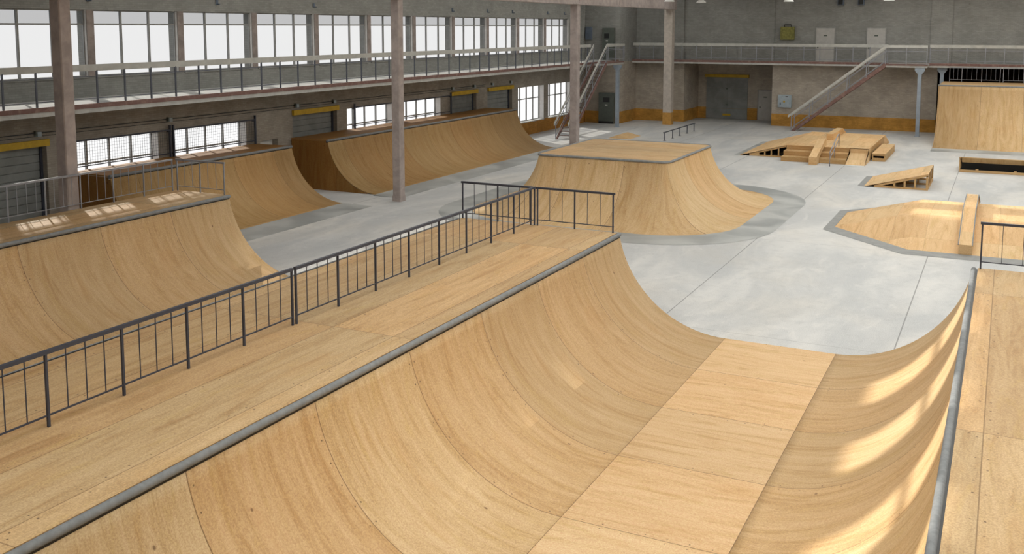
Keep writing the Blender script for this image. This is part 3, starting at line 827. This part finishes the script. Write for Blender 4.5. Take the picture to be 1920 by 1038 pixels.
prof = [(37.98, .004), (37.98, .37), (41.1, 1.17), (44.68, 1.17), (47.8, .37), (47.8, .03), (44.68, .83), (41.1, .83), (38.05, .03)]
m_ = MB(); m_.prism([(37.98, .004), (37.98, .37), (41.1, 1.17), (44.68, 1.17), (47.8, .37), (47.8, .05), (44.68, .82), (41.1, .82), (38.0, .03)], FY, -1.27, -.84); build('body', m_, 'ply_part', ld)
for x in (-1.28, -.83):
    m_ = MB()
    for p, q2 in zip([(37.98, .37), (41.1, 1.17), (44.68, 1.17)], [(41.1, 1.17), (44.68, 1.17), (47.8, .37)]):
        m_.bar((x, p[0], p[1] - .01), (x, q2[0], q2[1] - .01), .035)
    q = build('steel_edge', m_, 'coping', ld); q['label'] = 'steel angle edge'

# ------------------------------------------------------------------ open-framed kickers
def kicker(t, fn, a0, a1, b0, b1, h, posts, ap, open_front=True):
    """plywood on a timber frame; a0 low end, a1 high end"""
    sg = 1 if a1 > a0 else -1; th = .035; L = abs(a1 - a0)
    m_ = MB(); m_.prism([(a0, .003), (a0, .02), (a1, h), (a1, h - th)], fn, b0, b1)
    # uv so that the grain runs up the slope
    build('riding_surface', m_, 'ply_part', t)
    for b in (b0, (b0 + b1) / 2 - .03, b1 - .06):
        m_ = MB(); s0 = a0 + sg * L * .16
        m_.prism([(s0, .003), (s0, h * .16 - th - .02), (s0 + sg * .01, h * .16 - th), (a1, h - th - .002), (a1, h - th - .10), (a0 + sg * L * .3, h * .3 - th - .10), (a0 + sg * L * .3, .09), (a1, .09), (a1, .003)], fn, b + .005, b + .055)
        for p in posts:
            aa = a0 + sg * L * p; hh = h * p - th - .09
            if hh > .1: m_.prism([(aa - .045, .085), (aa - .045, hh), (aa + .045, hh + .01), (aa + .045, .085)], fn, b + .005, b + .055)
        m_.prism([(a1 - sg * .10, .085), (a1 - sg * .10, h - th - .09), (a1, h - th - .06), (a1, .085)], fn, b + .005, b + .055)
        build('side_frame', m_, 'timber', t, w=False)
    m_ = MB()
    m_.prism([(a1 - sg * .05, .003), (a1 - sg * .05, .14), (a1, .14), (a1, .003)], fn, b0 + .06, b1 - .065); build('cross_rail', m_, 'timber', t)
    m_ = MB(); m_.prism([(a0, .003), (a0, .024), (a0 - sg * ap, .006), (a0 - sg * ap, .003)], fn, b0, b1); q = build('steel_apron', m_, 'apron_dark', t)
k1 = thing('kicker_ramp', 'small plywood kicker ramp on an open timber frame between the stair box and hipped bank', 'ramp', (-4.8, 54.3, 0))
kicker(k1, FX, -6.26, -3.26, 52.5, 56.2, .83, (.48, .64, .8), .32)
k2 = thing('kicker_ramp', 'plywood kicker ramp seen from its open dark back, in front of the tallest quarter-pipe', 'ramp', (1.2, 61.7, 0))
kicker(k2, FY, 63.4, 60.25, -2.2, 4.4, .84, (.5, .7), .3)
m_ = MB(); m_.prism([(60.3, .30), (60.3, .34), (60.25, .34), (60.25, .30)], FY, -2.1, -2.1 + .001)
for x in (-1.35, .55, 2.4): build('spacer_block', MB().box(x, x + .14, 60.27, 60.33, .143, .2), 'timber', k2)
m_ = MB(); m_.prism([(60.30, .79), (60.62, .50), (60.65, .50), (60.34, .79)], FY, -2.06, 4.26); build('inner_board', m_, 'timber', k2)
build('shade_sheet', MB().box(-2.1, 4.3, 61.2, 61.23, .003, .50), 'black', k2)  # black sheet paints the shade inside the open back

# ------------------------------------------------------------------ stair box group
sb = thing('stair_box', 'plywood street box with three steps, side bank and flat top', 'ramp', (-10, 66, 0))
m_ = MB(); m_.box(-12.02, -8.27, 60.45, 61.2, .003, .27); q = build('step', m_, 'ply_stairs', sb)
m_ = MB(); m_.box(-12.02, -8.27, 61.2, 62.1, .003, .54); q = build('step', m_, 'ply_stairs', sb)
m_ = MB(); m_.box(-12.02, -7.2, 62.1, 70.0, .003, .77); build('platform', m_, 'ply_stairs', sb)
m_ = MB(); m_.box(-12.02, -7.2, 62.08, 70.9, .77, .80); build('platform_top', m_, 'ply_part', sb)
m_ = MB(); m_.prism([(70.0, .003), (70.0, .77), (70.9, .77), (73.6, .01), (73.6, .003)], FY, -12.0, -7.2); build('back_bank', m_, 'ply_part', sb)
m_ = MB(); m_.prism([(60.2, .003), (60.2, .02), (63.1, .825), (63.1, .803), (62.08, .803), (62.08, .003)], FY, -8.26, -7.19); build('front_bank', m_, 'ply_part', sb)
m_ = MB(); m_.prism([(60.2, .003), (60.2, .026), (59.85, .008), (59.85, .003)], FY, -8.26, -7.19); q = build('steel_apron', m_, 'apron_bright' if 'apron_bright' in M else 'apron', sb)
# left bank on open frame
m_ = MB(); m_.prism([(-14.9, .003), (-14.9, .02), (-12.03, .80), (-12.03, .765)], FX, 62.1, 70.2); build('left_bank', m_, 'ply_part', sb)
m_ = MB(); s0 = -14.3
m_.prism([(s0, .003), (s0, .13), (-12.05, .74), (-12.05, .66), (-13.7, .21), (-13.7, .09), (-12.05, .09), (-12.05, .003)], FX, 62.12, 62.17)
for x in (-13.35, -12.95, -12.5): m_.box(x - .04, x + .04, 62.12, 62.17, .085, .74 - (-12.05 - x) * .27 - .06)
build('side_frame', m_, 'timber', sb, w=False)
build('inner_board', MB().box(-14.2, -12.06, 62.7, 62.72, .003, .12), 'black', sb)  # black board paints the shade behind the open frame
m_ = MB(); m_.prism([(-14.9, .003), (-14.9, .024), (-15.25, .007), (-15.25, .003)], FX, 62.1, 70.2); build('steel_apron', m_, 'apron', sb)

hl = thing('grind_ledge', 'sloping plywood ledge descending beside the three steps', 'ledge', (-10, 59.6, 0))
m_ = MB(); m_.prism([(59.5, .003), (59.5, .45), (62.5, 1.23), (63.0, 1.23), (63.0, .803), (62.07, .803), (61.19, .553), (60.44, .283), (60.43, .003)], FY, -10.22, -9.78); build('body', m_, 'ply_part', hl)
ul = thing('grind_ledge', 'plywood ledge standing on top of the stair box', 'ledge', (-10, 66, .8))
m_ = MB(); m_.prism([(66.0, .803), (66.0, 1.2), (70.2, 1.2), (72.6, .50), (72.6, .31), (70.9, .805)], FY, -10.27, -9.86); build('body', m_, 'ply_part', ul)
hr = thing('handrail', 'grey metal handrail rising over the three steps of the stair box', 'handrail', (-9, 60, 0))
m_ = MB(); m_.tube([(-9.0, 59.3, .005), (-9.0, 59.3, .83), (-9.0, 62.2, 1.58), (-9.0, 62.6, 1.58), (-9.0, 62.6, .803)], .03, 8); build('frame_tube', m_, 'rail_light', hr)
m_ = MB(); m_.tube([(-9.0, 59.3, .45), (-9.0, 62.6, 1.22)], .02, 8); build('lower_tube', m_, 'rail_light', hr)
m_ = MB(); m_.tube([(-9.0, 60.95, .283), (-9.0, 60.95, 1.24)], .022, 8); build('post', m_, 'rail_light', hr)
lb = thing('manual_box', 'low plywood box with a dark slot beside the stair box', 'box', (-6.7, 65.5, 0))
m_ = MB(); x0, x1 = -7.08, -6.34
m_.box(x0, x1, 62.82, 62.86, .003, .2); m_.box(x0, x1, 62.82, 62.86, .33, .44); m_.box(x0, x0 + .06, 62.82, 62.86, .2, .33); m_.box(x1 - .06, x1, 62.82, 62.86, .2, .33)
m_.box(x0, x0 + .03, 62.86, 68.3, .003, .44); m_.box(x1 - .03, x1, 62.86, 68.3, .003, .44); m_.box(x0 + .03, x1 - .03, 68.27, 68.3, .003, .44)
build('body', m_, 'ply_stairs', lb, w=False)
build('lid', MB().box(x0 - .01, x1 + .01, 62.8, 68.32, .44, .475), 'ply_part', lb)

gr = thing('grind_rail', 'low thin free-standing grind rail on five posts near the back wall', 'rail', (-21.6, 71.2, 0))
m_ = MB(); m_.bar((-21.6, 67.3, .6), (-21.6, 75.2, .6), .06); build('bar', m_, 'rail', gr)
for y in (67.6, 69.45, 71.25, 73.1, 74.95):
    m_ = MB(); m_.bar((-21.6, y, .01), (-21.6, y, .57), .05); m_.box(-21.7, -21.5, y - .1, y + .1, .001, .012); build('post', m_, 'rail', gr, w=False)
hb = thing('bump_ramp', 'tiny plywood bump ramp peeking out behind the rounded box jump', 'ramp', (-24.7, 68.7, 0))
m_ = MB(); A_ = [(-25.8, 67.4, .003), (-24.15, 67.4, .003), (-24.15, 69.9, .003), (-25.8, 69.9, .003)]; t1, t2 = (-25.1, 67.6, .27), (-25.1, 69.6, .27)
for f in ([A_[0], A_[1], t1], [A_[1], A_[2], t2, t1], [A_[2], A_[3], t2], [A_[3], A_[0], t1, t2], A_[::-1]): m_.face(f)
build('body', m_, 'ply_part', hb)

# ------------------------------------------------------------------ railings on the decks
def fence(label, p0, p1, posts, zb=2.5, h=1.09, mat='rail', step_bal=3, group=None):
    """p0,p1 xy ends; posts list of metres along; balusters spaced between posts"""
    p0 = Vector((*p0, 0)); p1 = Vector((*p1, 0)); d = (p1 - p0).normalized(); L = (p1 - p0).length
    t = thing('safety_railing', label, 'railing', ((p0.x + p1.x) / 2, (p0.y + p1.y) / 2, zb), group)
    def at(s_, z): return p0 + d * s_ + Vector((0, 0, zb + z))
    m_ = MB(); m_.bar(at(-.02, h - .028), at(L + .02, h - .028), .06, .055); build('top_rail', m_, mat, t)
    m_ = MB(); m_.bar(at(0, .165), at(L, .165), .022, .022); build('bottom_rail', m_, mat, t)
    for s_ in posts:
        m_ = MB(); m_.bar(at(s_, .002), at(s_, h - .055), .036, .036); build('post', m_, mat, t)
    for a, b in zip(posts, posts[1:]):
        nb = max(1, round((b - a) / (1.316 / (step_bal + 1))) - 1)
        for k in range(1, nb + 1):
            s_ = a + (b - a) * k / (nb + 1)
            m_ = MB(); m_.bar(at(s_, .165), at(s_, h - .055), .013, .013); build('baluster', m_, mat, t)
    return t
XF = -11.66
pa = [14.26 - 1.316 * k for k in range(9)][::-1]
fence('dark railing on the half-pipe deck, section nearest the camera', (XF, pa[0]), (XF, pa[-1]), [y - pa[0] for y in pa])
pb_ = [14.37 + 1.3025 * k for k in range(9)]
fence('dark railing on the half-pipe deck, section running to the far end', (XF, pb_[0]), (XF, pb_[-1]), [y - pb_[0] for y in pb_])
fence('dark railing across the deck end, section left of the long railing', (-13.97, 24.78), (-11.74, 24.78), [0.02, 1.16, 2.2])
fence('dark railing across the deck end, section ending at the pipe coping', (-11.58, 24.78), (-9.29, 24.78), [0.02, 1.14, 2.26])
pm = [24.63 - 1.24 * k for k in range(19)][::-1]
fence('grey railing along the sunlit deck in front of the roller doors', (-25.12, pm[0]), (-25.12, pm[-1]), [y - pm[0] for y in pm], mat='rail_light')
fence('grey railing across the far end of the sunlit deck', (-25.06, 24.78), (-22.95, 24.78), [.02, 1.04, 2.09], mat='rail_light')
fence('dark railing across the far end of the right deck', (-.37, 24.78), (4.5, 24.78), [0.02, 1.3, 2.5, 3.7, 4.85], step_bal=2)
pt = [-3.05 + 1.325 * k for k in range(3)]
fence('grey railing at the back of the tallest ramp, left section', (-3.9, 80.6), (-.46, 80.6), [.02] + [x + 3.9 for x in pt[0:2]] + [3.4], zb=4.0, mat='rail_light')
fence('grey railing at the back of the tallest ramp, right section', (-.32, 80.6), (10.3, 80.6), [.02 + 1.325 * k for k in range(9)], zb=4.0, mat='rail_light')

# ------------------------------------------------------------------ wall fittings
def wbox(name, label, cat, x0, x1, y0, y1, z0, z1, mat):
    o = thing(name, label, cat, ((x0 + x1) / 2, (y0 + y1) / 2, z0)); build('casing', MB().box(x0, x1, y0, y1, z0, z1), mat, o); return o
c1 = wbox('control_cabinet', 'dark grey-green control cabinet with black screen standing by the left stair post', 'cabinet', -30.6, -29.27, 77.62, 77.99, .0, 2.58, 'cabinet')
build('screen', MB().box(-30.2, -29.62, 77.6, 77.62, 1.8, 2.2), 'black', c1); build('nameplate', MB().box(-30.02, -29.8, 77.6, 77.62, 1.52, 1.6), 'white', c1); build('plinth', MB().box(-30.58, -29.29, 77.60, 77.62, .02, .2), 'black', c1)
c2 = wbox('control_cabinet', 'dark control cabinet with black screen on the upper gallery corner', 'cabinet', -30.32, -29.32, 77.62, 77.99, 5.31, 7.95, 'cabinet')
build('screen', MB().box(-30.15, -29.72, 77.6, 77.62, 7.1, 7.5), 'black', c2); build('nameplate', MB().box(-30.0, -29.82, 77.6, 77.62, 6.86, 6.94), 'white', c2)
c3 = wbox('wall_cabinet', 'slate blue box on the wall above the far left gallery corner', 'cabinet', -31.9, -31.36, 77.75, 77.99, 7.0, 8.05, 'bluebox')
build('cabinet_door', MB().box(-31.86, -31.40, 77.73, 77.75, 7.04, 8.01), 'bluebox', c3)
c4 = wbox('fuse_box', 'pale blue fuse box on the ochre and beige back wall beside the staircase foot', 'fuse box', -16.65, -15.6, 81.85, 82.09, 1.55, 2.56, 'paleblue')
build('box_door', MB().box(-16.58, -15.67, 81.83, 81.85, 1.62, 2.49), 'paleblue', c4)
build('warning_sticker', MB().box(-16.22, -16.08, 81.82, 81.83, 1.95, 2.1), 'yellow', c4); build('small_label', MB().box(-16.5, -16.4, 81.82, 81.83, 1.75, 1.95), 'bluebox', c4); build('latch', MB().box(-16.05, -15.85, 81.82, 81.83, 2.4, 2.46), 'black', c4)
c5 = wbox('fuse_box', 'olive yellow fuse box high on the back wall left of the upper doors', 'fuse box', -16.6, -15.52, 81.8, 82.09, 7.02, 8.05, 'olive')
build('box_door', MB().box(-16.53, -15.59, 81.78, 81.8, 7.09, 7.98), 'olive', c5)
m_ = MB(); m_.tube([(-16.3, 81.95, 8.05), (-16.3, 81.95, 8.22), (-15.8, 81.95, 8.22), (-15.8, 81.95, 8.05)], .03, 8); build('cable_loop', m_, 'black', c5)
for i, x in enumerate((-12.24, -10.72)):  # pair of blue metal vent boxes
    c = wbox('wall_vent_box', ('slate blue box at the top of the back wall, left of a pair', 'slate blue box at the top of the back wall, right of a pair')[i], 'box', x, x + .45, 81.7, 82.09, 9.72, 10.6, 'bluebox')
    build('grille', MB().box(x + .05, x + .4, 81.68, 81.7, 9.78, 10.5), 'black', c)

# cable conduit with junction boxes on the left wall
cd = thing('wall_conduit', 'thin grey cable conduit running along the left wall above the roller doors', 'conduit', (-31.95, 40, 4.1))
m_ = MB(); m_.tube([(-31.96, YF + .1, 4.14), (-31.96, 60, 4.10)], .018, 6); m_.tube([(-31.96, YF + .1, 4.02), (-31.96, 60, 3.98)], .012, 6); build('pipe', m_, 'wire', cd, w=False)
for k, y in enumerate((15.0, 24.85, 31.3, 39.8, 42.9, 55.5, 58.4, 61.0, 63.9)):
    build('junction_box', MB().box(-31.99, -31.86, y - .09, y + .09, 4.0, 4.17), 'paleblue', cd)
    build('bracket', MB().box(-31.99, -31.88, y - .15, y - .11, 4.04, 4.2), 'cabinet', cd)
# lamps / brackets above the upper windows
for k, y in enumerate((27.4, 34.4, 41.4, 48.6, 55.6, 60.4, 64.2, 70.3, 73.5)):
    t = thing('wall_bracket', 'small dark metal bracket on the wall above the upper windows', 'bracket', (-31.95, y, 9.0), 'brackets above the upper windows')
    build('plate', MB().box(-31.99, -31.95, y - .07, y + .07, 9.0, 9.22), 'bluebox', t); build('hook', MB().box(-31.95, -31.8, y - .02, y + .02, 9.0, 9.05), 'bluebox', t)

# steel guard frames with wire mesh in front of the lower windows
def guard(label, y0, y1, z1=3.66, mesh=True, postz=3.86, z0=2.62):
    t = thing('window_guard', label, 'window guard', (-31.85, (y0 + y1) / 2, z0))
    X = -31.84
    m_ = MB(); m_.bar((X, y0, z1), (X, y1, z1), .06, .06); build('top_bar', m_, 'rail', t)
    m_ = MB(); m_.bar((X, y0, z0 + .04), (X, y1, z0 + .04), .04, .04); build('bottom_bar', m_, 'rail', t)
    for y in (y0, y1):
        m_ = MB(); m_.bar((X, y, 2.503), (X, y, postz), .08, .08); m_.box(-31.995, X - .04, y - .03, y + .03, postz - .3, postz - .25); m_.box(-31.995, X - .04, y - .03, y + .03, z0, z0 + .05); build('upright', m_, 'rail', t, w=False)
    if mesh:
        m_ = MB(); s_ = .12; y = y0 + s_
        while y < y1 - .02: m_.bar((X, y, z0 + .02), (X, y, z1 - .02), .008, .008); y += s_
        z = z0 + s_
        while z < z1 - .02: m_.bar((X, y0 + .04, z), (X, y1 - .04, z), .008, .008); z += s_
        q = build('wire_mesh', m_, 'wire', t, w=False)
    return t
guard('steel frame with wire mesh over the lower window beside the nearest roller door', 25.95, 31.2)
guard('steel frame with wire mesh over the lower window beside the small vent', 31.38, 36.55)
guard('plain steel frame before the lower window right of the second roller door', 44.6, 49.2, mesh=False)
guard('plain steel frame before the lower window right of the concrete column', 49.4, 55.1, mesh=False)

# pendant lamps
def lamp(x, y, z, label, src=None):
    if src: return dup(src, (x, y, z), label)
    t = thing('pendant_lamp', label, 'lamp', (x, y, z))
    m_ = MB(); m_.lathe(x, y, [(.30, z), (.27, z + .06), (.14, z + .16), (.06, z + .2), (.05, z + .32), (0, z + .32)], 24); build('lamp_shade', m_, 'white', t)
    m_ = MB(); m_.tube([(x, y, z + .32), (x, y, HC - .01)], .012, 6); build('cord', m_, 'black', t)
    return t
L1 = lamp(-17.0, 60, 9.5, 'white pendant lamp hanging just right of the thick column top')
lamp(-11.75, 60, 9.5, 'white pendant lamp hanging above the olive fuse box', L1)
lamp(-6.2, 60, 9.5, 'white pendant lamp hanging near the paired blue wall boxes', L1)
lamp(-18.0, 56.8, 9.5, 'white pendant lamp hanging in front of the thick column top', L1)

# ------------------------------------------------------------------ light
world = bpy.data.worlds.new('world'); scene.world = world; world.use_nodes = True
bg = world.node_tree.nodes['Background']; bg.inputs[0].default_value = (1.0, 1.0, 1.0, 1); bg.inputs[1].default_value = 1.7
sd = bpy.data.lights.new('sun', 'SUN'); sun = bpy.data.objects.new('sun', sd); C.objects.link(sun)
sun.rotation_euler = Vector((1.5, -.93, -1.0)).to_track_quat('-Z', 'Y').to_euler()
sun.location = (-40, 40, 30)
sd.energy = 4.6; sd.angle = math.radians(0.9); sd.color = (1.0, 0.95, 0.86)
